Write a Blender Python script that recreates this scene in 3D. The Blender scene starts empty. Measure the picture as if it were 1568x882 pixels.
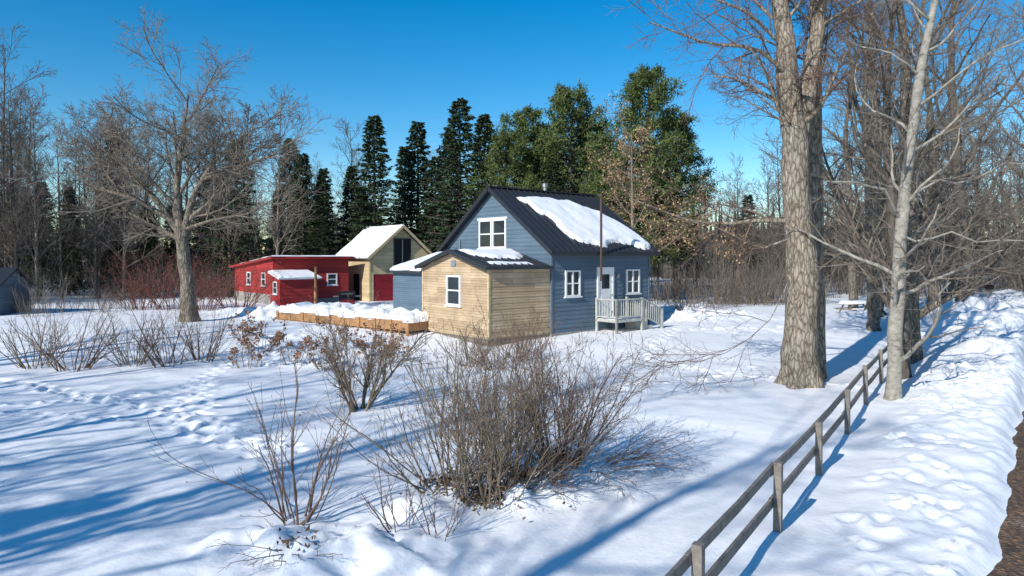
import bpy, math, numpy as np
from mathutils import Vector, Matrix
rng=np.random.default_rng(11)
scene=bpy.context.scene
COL=scene.collection
U=lambda a,b,s=None: rng.uniform(a,b,s)

# ---------------------------------------------------------------- materials
def newmat(name):
    m=bpy.data.materials.new(name); m.use_nodes=True
    nt=m.node_tree; b=nt.nodes["Principled BSDF"]
    return m,nt,b
def N(nt,t,**k):
    n=nt.nodes.new(t)
    for a,v in k.items(): setattr(n,a,v)
    return n
def ramp(nt,fac,stops):
    r=N(nt,'ShaderNodeValToRGB'); e=r.color_ramp.elements
    while len(e)<len(stops): e.new(.5)
    for i,(p,c) in enumerate(stops):
        e[i].position=p; e[i].color=(*c,1)
    nt.links.new(fac,r.inputs[0]); return r.outputs[0]
def noisemat(name,stops,scale=(1,1,1),nscale=5,rough=.85,bump=.3,bdist=.02,detail=6,coord='Object',spec=.3):
    m,nt,b=newmat(name)
    tc=N(nt,'ShaderNodeTexCoord'); mp=N(nt,'ShaderNodeMapping'); mp.inputs['Scale'].default_value=scale
    nt.links.new(tc.outputs[coord],mp.inputs[0])
    no=N(nt,'ShaderNodeTexNoise'); no.inputs['Scale'].default_value=nscale; no.inputs['Detail'].default_value=detail; no.inputs['Roughness'].default_value=.65
    nt.links.new(mp.outputs[0],no.inputs['Vector'])
    nt.links.new(ramp(nt,no.outputs[0],stops),b.inputs['Base Color'])
    b.inputs['Roughness'].default_value=rough; b.inputs['Specular IOR Level'].default_value=spec
    if bump>0:
        bp=N(nt,'ShaderNodeBump'); bp.inputs['Strength'].default_value=bump; bp.inputs['Distance'].default_value=bdist
        nt.links.new(no.outputs[0],bp.inputs['Height']); nt.links.new(bp.outputs[0],b.inputs['Normal'])
    return m
def barkmat(name,lo,mid,hi):
    m,nt,b=newmat(name)
    tc=N(nt,'ShaderNodeTexCoord'); mp=N(nt,'ShaderNodeMapping'); mp.inputs['Scale'].default_value=(1,1,.3)
    nt.links.new(tc.outputs['Object'],mp.inputs[0])
    wn=N(nt,'ShaderNodeTexNoise'); wn.inputs['Scale'].default_value=4; wn.inputs['Detail'].default_value=3
    nt.links.new(mp.outputs[0],wn.inputs['Vector'])
    ad=N(nt,'ShaderNodeVectorMath',operation='MULTIPLY_ADD'); ad.inputs[1].default_value=(.25,.25,.25)
    nt.links.new(wn.outputs['Color'],ad.inputs[0]); nt.links.new(mp.outputs[0],ad.inputs[2])
    vo=N(nt,'ShaderNodeTexVoronoi',feature='DISTANCE_TO_EDGE'); vo.inputs['Scale'].default_value=9
    nt.links.new(ad.outputs[0],vo.inputs['Vector'])
    no=N(nt,'ShaderNodeTexNoise'); no.inputs['Scale'].default_value=7; no.inputs['Detail'].default_value=7; no.inputs['Roughness'].default_value=.7
    nt.links.new(mp.outputs[0],no.inputs['Vector'])
    c=ramp(nt,no.outputs[0],[(.3,lo),(.5,mid),(.68,hi)])
    c2=ramp(nt,vo.outputs['Distance'],[(0,(.33,.31,.29)),(.14,(.85,.85,.85)),(.4,(1.05,1.05,1.05))])
    mx=N(nt,'ShaderNodeVectorMath',operation='MULTIPLY'); nt.links.new(c,mx.inputs[0]); nt.links.new(c2,mx.inputs[1])
    nt.links.new(mx.outputs[0],b.inputs['Base Color']); b.inputs['Roughness'].default_value=.9; b.inputs['Specular IOR Level'].default_value=.2
    bp=N(nt,'ShaderNodeBump'); bp.inputs['Strength'].default_value=.8; bp.inputs['Distance'].default_value=.05
    nt.links.new(vo.outputs['Distance'],bp.inputs['Height'])
    b2=N(nt,'ShaderNodeBump'); b2.inputs['Strength'].default_value=.7; b2.inputs['Distance'].default_value=.03
    nt.links.new(no.outputs[0],b2.inputs['Height']); nt.links.new(bp.outputs[0],b2.inputs['Normal'])
    nt.links.new(b2.outputs[0],b.inputs['Normal'])
    return m
def boardmat(name,c1,c2,mortar,bw,bh,streak=(.8,1.1),rough=.75,msize=.006,offset=.5):
    m,nt,b=newmat(name)
    tc=N(nt,'ShaderNodeTexCoord')
    br=N(nt,'ShaderNodeTexBrick'); br.offset=offset
    for k,v in (('Color1',(*c1,1)),('Color2',(*c2,1)),('Mortar',(*mortar,1)),('Scale',1),('Mortar Size',msize),('Mortar Smooth',.1),('Bias',0),('Brick Width',bw),('Row Height',bh)):
        br.inputs[k].default_value=v
    nt.links.new(tc.outputs['UV'],br.inputs['Vector'])
    mp=N(nt,'ShaderNodeMapping'); mp.inputs['Scale'].default_value=(1.3,14,1)
    nt.links.new(tc.outputs['UV'],mp.inputs[0])
    no=N(nt,'ShaderNodeTexNoise'); no.inputs['Scale'].default_value=1.6; no.inputs['Detail'].default_value=8; no.inputs['Roughness'].default_value=.7
    nt.links.new(mp.outputs[0],no.inputs['Vector'])
    n2=N(nt,'ShaderNodeTexNoise'); n2.inputs['Scale'].default_value=1.1; n2.inputs['Detail'].default_value=3
    nt.links.new(tc.outputs['UV'],n2.inputs['Vector'])
    ad=N(nt,'ShaderNodeMath',operation='ADD'); nt.links.new(no.outputs[0],ad.inputs[0]); nt.links.new(n2.outputs[0],ad.inputs[1])
    mr=N(nt,'ShaderNodeMapRange'); mr.inputs[1].default_value=.6; mr.inputs[2].default_value=1.4
    mr.inputs[3].default_value=streak[0]; mr.inputs[4].default_value=streak[1]
    nt.links.new(ad.outputs[0],mr.inputs[0])
    mx=N(nt,'ShaderNodeVectorMath',operation='SCALE'); nt.links.new(br.outputs['Color'],mx.inputs[0]); nt.links.new(mr.outputs[0],mx.inputs['Scale'])
    nt.links.new(mx.outputs[0],b.inputs['Base Color'])
    b.inputs['Roughness'].default_value=rough
    bp=N(nt,'ShaderNodeBump'); bp.inputs['Strength'].default_value=.4; bp.inputs['Distance'].default_value=.01
    nt.links.new(no.outputs[0],bp.inputs['Height']); nt.links.new(bp.outputs[0],b.inputs['Normal'])
    return m
def flat(name,c,rough=.6,metal=0,var=.12):
    lo=tuple(x*(1-var) for x in c); hi=tuple(min(1,x*(1+var)) for x in c)
    m=noisemat(name,[(.3,lo),(.7,hi)],nscale=3,rough=rough,bump=.1,bdist=.005)
    m.node_tree.nodes["Principled BSDF"].inputs['Metallic'].default_value=metal
    return m
def leafmat(name,cols,trans=.0):
    m,nt,b=newmat(name)
    g=N(nt,'ShaderNodeNewGeometry')
    st=[(i/(len(cols)-1),c) for i,c in enumerate(cols)]
    nt.links.new(ramp(nt,g.outputs['Random Per Island'],st),b.inputs['Base Color'])
    b.inputs['Roughness'].default_value=.75; b.inputs['Specular IOR Level'].default_value=.2
    return m

# snow
def snowmat():
    m,nt,b=newmat('snow')
    tc=N(nt,'ShaderNodeTexCoord')
    n1=N(nt,'ShaderNodeTexNoise'); n1.inputs['Scale'].default_value=1.3; n1.inputs['Detail'].default_value=7; n1.inputs['Roughness'].default_value=.6
    n2=N(nt,'ShaderNodeTexNoise'); n2.inputs['Scale'].default_value=14; n2.inputs['Detail'].default_value=5
    for n in (n1,n2): nt.links.new(tc.outputs['Object'],n.inputs['Vector'])
    nt.links.new(ramp(nt,n1.outputs[0],[(.3,(.87,.875,.885)),(.7,(.93,.93,.93))]),b.inputs['Base Color'])
    b.inputs['Roughness'].default_value=.55; b.inputs['Specular IOR Level'].default_value=.25
    bp=N(nt,'ShaderNodeBump'); bp.inputs['Strength'].default_value=.4; bp.inputs['Distance'].default_value=.08
    nt.links.new(n1.outputs[0],bp.inputs['Height'])
    b2=N(nt,'ShaderNodeBump'); b2.inputs['Strength'].default_value=.45; b2.inputs['Distance'].default_value=.014
    nt.links.new(n2.outputs[0],b2.inputs['Height']); nt.links.new(bp.outputs[0],b2.inputs['Normal'])
    nt.links.new(b2.outputs[0],b.inputs['Normal'])
    return m
SNOW=snowmat()
def roadmat():
    m,nt,b=newmat('gravel_road')
    tc=N(nt,'ShaderNodeTexCoord')
    n1=N(nt,'ShaderNodeTexNoise'); n1.inputs['Scale'].default_value=.9; n1.inputs['Detail'].default_value=6
    n2=N(nt,'ShaderNodeTexVoronoi'); n2.inputs['Scale'].default_value=16
    for n in (n1,n2): nt.links.new(tc.outputs['Object'],n.inputs['Vector'])
    c1=ramp(nt,n1.outputs[0],[(.3,(.07,.045,.03)),(.6,(.16,.10,.062)),(.75,(.26,.2,.15))])
    c2=ramp(nt,n2.outputs['Color'],[(0,(.35,.35,.35)),(.6,(1,1,1)),(1,(2.4,1.9,1.3))])
    mx=N(nt,'ShaderNodeVectorMath',operation='MULTIPLY'); nt.links.new(c1,mx.inputs[0]); nt.links.new(c2,mx.inputs[1])
    nt.links.new(mx.outputs[0],b.inputs['Base Color']); b.inputs['Roughness'].default_value=.9
    bp=N(nt,'ShaderNodeBump'); bp.inputs['Distance'].default_value=.03
    nt.links.new(n2.outputs['Distance'],bp.inputs['Height']); nt.links.new(bp.outputs[0],b.inputs['Normal'])
    return m
BARK=barkmat('bark_grey',(.17,.135,.10),(.31,.26,.20),(.46,.40,.33))
BARKM=barkmat('bark_brown_grey',(.11,.09,.07),(.22,.185,.145),(.34,.295,.24))
BARKD=noisemat('bark_dark',[(.35,(.05,.042,.034)),(.7,(.17,.14,.115))],scale=(1,1,.25),nscale=8,bump=.8,bdist=.04)
BARKB=noisemat('bark_birch',[(.3,(.09,.08,.065)),(.45,(.26,.238,.195)),(.7,(.39,.365,.31))],scale=(1,1,1.6),nscale=5,bump=.5,bdist=.02)
TWIG=noisemat('twig_greybrown',[(.35,(.12,.10,.08)),(.65,(.26,.22,.175))],nscale=2,bump=0)
TWIGR=noisemat('twig_reddish',[(.35,(.11,.07,.052)),(.65,(.24,.16,.118))],nscale=2,bump=0)
TWIGF=noisemat('twig_forest',[(.35,(.10,.082,.067)),(.65,(.23,.19,.155))],nscale=.6,bump=0)
TWIGS=noisemat('twig_shrub',[(.35,(.10,.075,.053)),(.65,(.27,.21,.15))],nscale=3,bump=0)
REDB=noisemat('twig_redberry',[(.35,(.11,.05,.04)),(.65,(.21,.08,.06))],nscale=2,bump=0)
SPR=leafmat('spruce_needles',[(.018,.032,.018),(.042,.067,.030),(.075,.105,.045)])
PIN=leafmat('pine_needles',[(.035,.055,.018),(.085,.12,.034),(.155,.18,.058)])
FAR=leafmat('far_trees',[(.025,.032,.022),(.06,.054,.045),(.10,.086,.072)])
TAN=leafmat('dry_leaves',[(.22,.13,.06),(.38,.24,.12),(.5,.35,.2)])
LIT=leafmat('leaf_litter',[(.05,.032,.02),(.13,.085,.05),(.22,.15,.09)])
HYD=leafmat('dry_flower_heads',[(.13,.06,.035),(.26,.13,.07),(.36,.2,.12)])
WOOD=boardmat('cedar_boards',(.44,.31,.185),(.62,.47,.30),(.14,.09,.045),2.6,.24,(.58,1.15))
WOODY=boardmat('yellow_pine_boards',(.54,.42,.23),(.66,.53,.31),(.25,.17,.09),3.1,.3,(.75,1.1))
BLUE=boardmat('blue_clapboard',(.090,.140,.190),(.115,.172,.225),(.05,.08,.11),3.7,.2,(.82,1.1))
RED=boardmat('red_siding',(.33,.022,.022),(.42,.035,.03),(.15,.01,.01),20,.25,(.8,1.1))
ROOF=flat('charcoal_metal_roof',(.04,.043,.05),.38,.3)
WHITE=flat('white_trim',(.78,.78,.76),.5,0,.04)
GREYT=flat('grey_trim',(.2,.24,.28),.6)
GLASS,_,gb=newmat('window_glass'); gb.inputs['Base Color'].default_value=(.02,.028,.035,1); gb.inputs['Roughness'].default_value=.06
CONC=noisemat('concrete',[(.3,(.22,.21,.19)),(.7,(.36,.34,.31))],nscale=4,bump=.3,bdist=.01)
SKIRT=boardmat('weathered_skirt',(.17,.15,.11),(.23,.2,.15),(.06,.05,.04),1.8,.16,(.7,1.1))
FENCE=noisemat('weathered_fence',[(.3,(.12,.105,.09)),(.7,(.28,.245,.21))],scale=(1,1,1),nscale=7,bump=.5,bdist=.015)
PLANK=noisemat('new_planks',[(.3,(.30,.15,.065)),(.7,(.42,.235,.11))],nscale=3,bump=.2,bdist=.01)
DARK=flat('black_paint_and_shade',(.012,.012,.014),.7)  # near-black finish; on the loft panel it paints in the interior's shade
STEEL=flat('galvanised_steel',(.4,.4,.4),.35,.8)
RUST=flat('dark_steel_pipe',(.09,.06,.05),.6,.3)
DRED=flat('maroon_door',(.27,.015,.025),.5)
GREYP=flat('porch_weathered_grey',(.46,.46,.42),.6,0,.25)

# ---------------------------------------------------------------- mesh helpers
def mesh_quads(name,V,F,mats,mi=None,smooth=True):
    me=bpy.data.meshes.new(name); V=np.ascontiguousarray(V,dtype=np.float32); F=np.ascontiguousarray(F,dtype=np.int32)
    me.vertices.add(len(V)); me.vertices.foreach_set('co',V.ravel())
    me.loops.add(F.size); me.loops.foreach_set('vertex_index',F.ravel())
    me.polygons.add(len(F)); me.polygons.foreach_set('loop_start',np.arange(0,F.size,4,dtype=np.int32))
    for m in mats: me.materials.append(m)
    if mi is not None: me.polygons.foreach_set('material_index',np.ascontiguousarray(mi,dtype=np.int32))
    me.update(calc_edges=True)
    me.polygons.foreach_set('use_smooth',np.full(len(F),smooth))
    return me
def add(name,me,loc=(0,0,0),rz=0,sc=1,parent=None):
    o=bpy.data.objects.new(name,me); COL.objects.link(o)
    o.location=loc; o.rotation_euler=(0,0,rz); o.scale=(sc,sc,sc) if np.isscalar(sc) else sc
    if parent: o.parent=parent
    return o
def empty(name,loc=(0,0,0),rz=0):
    o=bpy.data.objects.new(name,None); COL.objects.link(o); o.location=loc; o.rotation_euler=(0,0,rz); o.empty_display_size=.5; return o

class MB:
    def __init__(s): s.v=[];s.f=[];s.uv=[];s.m=[]
    def poly(s,pts,mi=0,uvs=None):
        pts=[Vector(p) for p in pts]; n=(pts[1]-pts[0]).cross(pts[2]-pts[0])
        if uvs is None:
            a=[abs(c) for c in n]; k=a.index(max(a))
            uvs=[(p.y,p.z) if k==0 else ((p.x,p.z) if k==1 else (p.x,p.y)) for p in pts]
        b=len(s.v); s.v+= [tuple(p) for p in pts]; s.f.append(list(range(b,b+len(pts)))); s.uv+=list(uvs); s.m.append(mi)
    def ob(s,o,u,n,a0,a1,z0,z1,n0,n1,mi=0,w=Vector((0,0,1))):
        o=Vector(o);u=Vector(u);n=Vector(n)
        P=lambda a,z,c:o+u*a+w*z+n*c
        c=[P(a,z,k) for k in (n0,n1) for z in (z0,z1) for a in (a0,a1)]
        for q in ((0,1,3,2),(4,6,7,5),(0,4,5,1),(2,3,7,6),(0,2,6,4),(1,5,7,3)):
            s.poly([c[i] for i in q],mi)
    def box(s,x0,x1,y0,y1,z0,z1,mi=0):
        s.ob((0,0,0),(1,0,0),(0,1,0),x0,x1,z0,z1,y0,y1,mi)
    def beam(s,p,q,w,h,mi=0,ref=(0,0,1)):
        p=Vector(p);q=Vector(q);d=q-p;L=d.length;d.normalize()
        n=d.cross(Vector(ref)); 
        if n.length<1e-3: n=d.cross(Vector((1,0,0)))
        n.normalize(); ww=n.cross(d).normalized()
        s.ob(p,d,n,0,L,-h/2,h/2,-w/2,w/2,mi,w=ww)
    def cyl(s,p,q,r,mi=0,k=10,r2=None):
        p=Vector(p);q=Vector(q);d=(q-p).normalized();a=d.orthogonal().normalized();b=d.cross(a);r2=r if r2 is None else r2
        c=[(math.cos(i*2*math.pi/k),math.sin(i*2*math.pi/k)) for i in range(k)]
        A=[p+(a*x+b*y)*r for x,y in c];B=[q+(a*x+b*y)*r2 for x,y in c]
        for i in range(k): s.poly([A[i],A[(i+1)%k],B[(i+1)%k],B[i]],mi)
        s.poly(A[::-1],mi); s.poly(B,mi)
    def slab(s,P,t,mi=0):
        P=[Vector(p) for p in P]; n=(P[1]-P[0]).cross(P[2]-P[0]).normalized()
        if n.z<0: n=-n
        Q=[p-n*t for p in P]; s.poly(P,mi); s.poly(Q[::-1],mi)
        for i in range(len(P)): j=(i+1)%len(P); s.poly([P[i],P[j],Q[j],Q[i]],mi)
    def lap(s,o,u,n,z0,z1,ext,course,mi=0,out=.028):
        o=Vector(o);u=Vector(u);n=Vector(n);Z=Vector((0,0,1)); z=z0
        while z<z1-1e-4:
            zb=min(z+course,z1); a0,a1=ext(z); b0,b1=ext(zb)
            uv=[(a0,z+.001),(a1,z+.001),(b1,zb-.001),(b0,zb-.001)]
            s.poly([o+u*a0+Z*z+n*out,o+u*a1+Z*z+n*out,o+u*b1+Z*zb+n*.006,o+u*b0+Z*zb+n*.006],mi,uv)
            s.poly([o+u*a0+Z*z,o+u*a1+Z*z,o+u*a1+Z*z+n*out,o+u*a0+Z*z+n*out],mi,[(a0,z)]*4)
            z=zb
    def window(s,o,u,n,u0,u1,z0,z1,fm,gm,cols=1,rows=2,fw=.07,off=.03):
        s.ob(o,u,n,u0+.02,u1-.02,z0+.02,z1-.02,0,off,gm)
        s.ob(o,u,n,u0-fw*.3,u0+fw,z0,z1,.0,off+.05,fm); s.ob(o,u,n,u1-fw,u1+fw*.3,z0,z1,.0,off+.05,fm)
        s.ob(o,u,n,u0+fw,u1-fw,z1-fw,z1+.0,.0,off+.047,fm); s.ob(o,u,n,u0+fw,u1-fw,z0,z0+fw,.0,off+.047,fm)
        s.ob(o,u,n,u0-.1,u1+.1,z0-.06,z0-.003,.0,off+.09,fm)
        for i in range(1,cols): c=u0+(u1-u0)*i/cols; s.ob(o,u,n,c-.045,c+.045,z0+fw,z1-fw,.0,off+.04,fm)
        for i in range(1,rows): c=z0+(z1-z0)*i/rows; s.ob(o,u,n,u0+fw,u1-fw,c-.03,c+.03,.0,off+.03,fm)
    def obj(s,name,mats,parent=None,loc=(0,0,0),rz=0):
        me=bpy.data.meshes.new(name); me.from_pydata(s.v,[],s.f)
        for m in mats: me.materials.append(m)
        me.polygons.foreach_set('material_index',s.m)
        l=me.uv_layers.new(name='UVMap'); l.data.foreach_set('uv',np.array(s.uv,dtype=np.float32).ravel())
        me.update(); return add(name,me,loc,rz,1,parent)

# ---------------------------------------------------------------- noise + terrain
TAB=np.random.default_rng(3).random((256,256))
def vn(x,y):
    xi=np.floor(x).astype(int);yi=np.floor(y).astype(int);fx=x-xi;fy=y-yi
    fx=fx*fx*(3-2*fx);fy=fy*fy*(3-2*fy)
    a=TAB[xi&255,yi&255];b=TAB[(xi+1)&255,yi&255];c=TAB[xi&255,(yi+1)&255];d=TAB[(xi+1)&255,(yi+1)&255]
    return (a*(1-fx)+b*fx)*(1-fy)+(c*(1-fx)+d*fx)*fy-.5
def fb(x,y,o=3):
    r=0;a=1
    for i in range(o): r=r+a*vn(x*2**i+17*i,y*2**i+31*i); a*=.5
    return r
def ss(a,b,x):
    t=np.clip((x-a)/(b-a),0,1); return t*t*(3-2*t)
FD=np.array([.5607,.8280]); F0=np.array([3.84,9.95])
def fence_dl(x,y):
    d=(x-F0[0])*FD[1]-(y-F0[1])*FD[0]; l=(x-F0[0])*FD[0]+(y-F0[1])*FD[1]; return d,l
def edge(l): return 2.58+.075*np.clip(l,-5,60)+.16*fb(l*.9,l*0+4,3)
mounds=[(-3.1,9.3,.6,.3,.22),(-2.45,9.05,.3,.2,.2),(-3.9,9.6,.4,.25,.16),(-2.1,9.5,.3,.25,.16),(-1.7,9.1,.25,.2,.14),(-2.7,8.6,.3,.2,.14),(-.6,11.4,1.4,.9,.14),(.8,12.2,.45,.35,.32),(1.4,12.7,.35,.3,.2),(-1.6,10.6,.45,.3,.16),(.2,10.9,.3,.25,.2),(.55,11.5,.3,.25,.2),
 (-14,40,2.4,1.2,.6),(-11.3,42,2,1.4,.45),(-17,44,2,1,.3),(9.3,38.4,1.3,1.2,.45),(11,38.5,1.8,1.1,.4),
 (13.,40,2,1,.3),(19,38,3,1.2,.4),(24,36,3,1.5,.7),(21,31,2,1,.5),(26,41,2,1,.8),(17.5,25,1.5,1.5,.35)]
prints=[]
def trail(pts,step=.36,w=.13):
    side=1
    for (x0,y0),(x1,y1) in zip(pts[:-1],pts[1:]):
        L=math.hypot(x1-x0,y1-y0); n=int(L/step); dx,dy=(x1-x0)/L,(y1-y0)/L
        for i in range(n):
            t=i/n; side=-side
            prints.append((x0+(x1-x0)*t-dy*w*side+U(-.06,.06),y0+(y1-y0)*t+dx*w*side+U(-.06,.06),U(.1,.15),U(.09,.17)))
trail([(-17.1,22.8),(-13,20),(-9.5,18.2),(-6.4,15.3),(-4,14.2)])
trail([(-17,22.5),(-12.6,19.6),(-9.2,17.8),(-6.6,15.6),(-4.6,14.6)])
trail([(-14.6,18.2),(-11.5,19.0),(-10,20.9),(-10.6,25.3),(-9,30)])
trail([(-9.8,20),(-7.8,17.2),(-6.2,15.6)])
trail([(-16,26),(-12,28),(-8,30),(-5,30.5)])
trail([(-9.8,22),(-8.9,19.6),(-8,18)])
trail([(-15,17.6),(-11,17.2),(-8.4,16.4),(-5.6,14.4),(-4,12.6),(-3,11.6)],.42)
trail([(1.8,20.2),(4,21.3),(6.8,22.6),(9,25)],.7)
trail([(8,33.5),(10,33.8),(14,34),(19,33)],.3,.25)
trail([(8,33.3),(6,29),(5.2,26),(7,23.5),(11,20.5)],.4)
for _ in range(70): prints.append((U(-12,-6),U(25,32),U(.12,.22),U(.08,.18)))
for _ in range(90):
    l=U(-1,16);d=U(.8,2.3); prints.append((F0[0]+FD[0]*l+FD[1]*d,F0[1]+FD[1]*l-FD[0]*d,U(.07,.15),U(.03,.08)))
def gz(x,y,fine=True):
    x=np.asarray(x,float);y=np.asarray(y,float)
    h=.55*ss(23,35,y)
    near=1-ss(120,200,np.hypot(x,y))
    h=h+near*(.14*fb(x/7,y/7,2)+.035*fb(x/1.7+5,y/1.7,2)+.010*fb(x/.4,y/.4,2))
    h=h+.045*near*fb((x*.8-y*.6)/3.2,(x*.6+y*.8)/.9,2)*ss(0,10,x+20)
    for mx,my,rx,ry,a in mounds:
        g=np.exp(-((x-mx)/rx)**2-((y-my)/ry)**2); h=h+a*g*(1+1.1*fb(x/.45,y/.45,3))
    ro=np.exp(-((x+9)/4.5)**2-((y-30)/3.)**2)+np.exp(-((x-12)/5)**2-((y-34)/3.)**2)
    h=h+ro*.12*fb(x/.6,y/.6,3)
    ro=np.exp(-((x+2.4)/1.6)**2-((y-9.3)/.9)**2)+.6*np.exp(-((x-.3)/1.6)**2-((y-12)/1.)**2); h=h+ro*.36*fb(x/.3+3,y/.3,3)
    d,l=fence_dl(x,y); e=edge(l)
    bk=ss(.2,1.6,d)*(1-ss(e-.5,e,d))
    h=h+bk*(.14+.36*ss(3,26,l))*(1+.5*fb(x/1.2,y/1.2,2))+bk*.06*fb(x/.4,y/.4,3)+bk*(.12+.3*ss(8,16,l))*ss(1.1,2.4,d)*np.clip(fb(x/.3,y/.3,3),0,1)
    b2=ss(e+5.7,e+6.8,d)*(1-ss(e+7.5,e+9.5,d)); h=h+b2*(.5+.4*fb(x/.7,y/.7,2))
    m=ss(e-.25,e,d)*(1-ss(e+5.8,e+6.4,d)); h=h*(1-m)-.12*m
    if fine:
        for px,py,r,dp in prints:
            if x.size>10:
                k=(np.abs(x-px)<r*4)&(np.abs(y-py)<r*4)
                if not k.any(): continue
                q=((x[k]-px)**2+(y[k]-py)**2)/r**2
                h[k]+= -dp*np.exp(-q)+.035*np.exp(-(np.sqrt(q)-1.7)**2*3)
        # never dip the snow under the road sheet on the shoulder
        sh_=(d<e-.3)&(d>e-2.2); h[sh_]=np.maximum(h[sh_],-.05)
    return h
def G(x,y): return float(gz(np.array([x]),np.array([y]),False)[0])
def axis(lo,hi,st,lo2,hi2,st2,far0,far1):
    a=list(np.arange(lo,hi,st)); b=list(np.arange(hi,hi2,st2)); c=list(np.arange(lo2,lo,st2))
    r=[];v=hi2;s=st2
    while v<far1: r.append(v); s*=1.12; v+=s
    l=[];v=lo2;s=st2
    while v>far0: v-=s; s*=1.12; l.append(v)
    return np.array(sorted(set(l+c+a+b+r+[far1])))
xs=axis(-15,15.5,.09,-30,36,.3,-900,900)
ys=axis(8,26,.085,2,48,.2,-300,1200)
X,Y=np.meshgrid(xs,ys); H=gz(X.copy(),Y.copy())
nx,ny=len(xs),len(ys)
idx=np.arange(nx*ny).reshape(ny,nx)
F=np.stack([idx[:-1,:-1],idx[:-1,1:],idx[1:,1:],idx[1:,:-1]],-1).reshape(-1,4)
add('snow_ground',mesh_quads('snow_ground',np.stack([X,Y,H],-1).reshape(-1,3),F,[SNOW]))
# road
ls=np.arange(-60,260,.8); V=[]
for l in ls:
    e=float(edge(np.array([l]))[0])
    for d in (e-.3,e+6.5):
        V.append((F0[0]+FD[0]*l+FD[1]*d,F0[1]+FD[1]*l-FD[0]*d,-.108))
n=len(ls); F=np.array([[2*i,2*i+1,2*i+3,2*i+2] for i in range(n-1)])
add('gravel_road',mesh_quads('gravel_road',np.array(V),F,[roadmat()],smooth=False))

# ---------------------------------------------------------------- vegetation
def norm(a): return a/np.maximum(np.linalg.norm(a,axis=-1,keepdims=True),1e-9)
def tubes(P,R,K):
    Nn,M,_=P.shape
    T=norm(np.gradient(P,axis=1)); d=norm(P[:,-1]-P[:,0])
    ref=np.where(np.abs(d[:,2:3])>.7,np.array([[1.,0.1,0]]),np.array([[0,0,1.]]))[:,None,:]
    u=norm(np.cross(T,np.broadcast_to(ref,T.shape))); v=np.cross(T,u)
    a=np.arange(K)*2*np.pi/K
    V=P[:,:,None]+R[:,:,None,None]*(np.cos(a)[None,None,:,None]*u[:,:,None]+np.sin(a)[None,None,:,None]*v[:,:,None])
    b=np.arange(Nn)[:,None,None]*M*K+np.arange(M-1)[None,:,None]*K; k=np.arange(K)[None,None,:]; k2=(k+1)%K
    F=np.stack([b+k,b+k2,b+K+k2,b+K+k],-1).reshape(-1,4)
    return V.reshape(-1,3),F
def combine(parts):
    Vs=[];Fs=[];ms=[];o=0
    for V,F,m in parts:
        Vs.append(V);Fs.append(F+o);ms.append(np.full(len(F),m));o+=len(V)
    return np.concatenate(Vs),np.concatenate(Fs),np.concatenate(ms)
def walk(base,d,L,r0,M,noise,up,tip=.3,rmin=.004):
    n=len(base); P=np.zeros((n,M,3)); P[:,0]=base; d=norm(d)
    for i in range(1,M):
        d=norm(d+rng.normal(0,noise,(n,3))+np.array([0,0,up])); P[:,i]=P[:,i-1]+d*(L/(M-1))[:,None]
    R=np.maximum(r0[:,None]*np.linspace(1,tip,M)[None],rmin); return P,R
def grow(P,R,n,t0,t1,ang,ratio,fall=.4,rr=.6,M=4,noise=.12,up=.05,rmin=.004,tip=.3,Lmin=0):
    Nn,m,_=P.shape; L=np.linalg.norm(np.diff(P,axis=1),axis=-1).sum(1)
    t=t0+(t1-t0)*(np.arange(n)[None]+U(0,1,(Nn,n)))/n
    f=t*(m-1); i=np.clip(np.floor(f).astype(int),0,m-2); w=(f-i)
    a=np.arange(Nn)[:,None]
    base=P[a,i]*(1-w[...,None])+P[a,i+1]*w[...,None]; tan=norm(P[a,i+1]-P[a,i]); r=R[a,i]*(1-w)+R[a,i+1]*w
    ref=np.where(np.abs(tan[...,2:3])>.8,np.array([1.,0,0]),np.array([0,0,1.])); A=norm(np.cross(tan,ref)); B=np.cross(tan,A)
    ph=np.arange(n)[None]*2.4+U(0,6.28,(Nn,1))+U(-.6,.6,(Nn,n)); an=np.radians(U(ang[0],ang[1],(Nn,n)))
    d=tan*np.cos(an)[...,None]+(A*np.cos(ph)[...,None]+B*np.sin(ph)[...,None])*np.sin(an)[...,None]
    LL=np.maximum(L[:,None]*ratio*(1-fall*t)*U(.6,1.2,(Nn,n)),Lmin)
    return walk(base.reshape(-1,3),d.reshape(-1,3),LL.ravel(),np.maximum(r*rr,rmin).ravel(),M,noise,up,tip,rmin)
def quads_at(C,n,size,wid,spread,upb=0.):
    m=len(C); c=np.repeat(C,n,0)+rng.normal(0,1,(m*n,3))*np.array(spread)
    d=rng.normal(0,1,(m*n,3)); d[:,2]+=upb; d=norm(d); e=norm(np.cross(d,rng.normal(0,1,(m*n,3))))
    s=size*U(.6,1.3,(m*n,1)); w=wid*U(.7,1.3,(m*n,1))
    V=np.stack([c-e*w*.5,c+d*s*.5-e*w*.35,c+d*s+e*w*.05,c+d*s*.4+e*w*.6],1).reshape(-1,3)
    return V,np.arange(m*n*4).reshape(-1,4)
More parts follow.
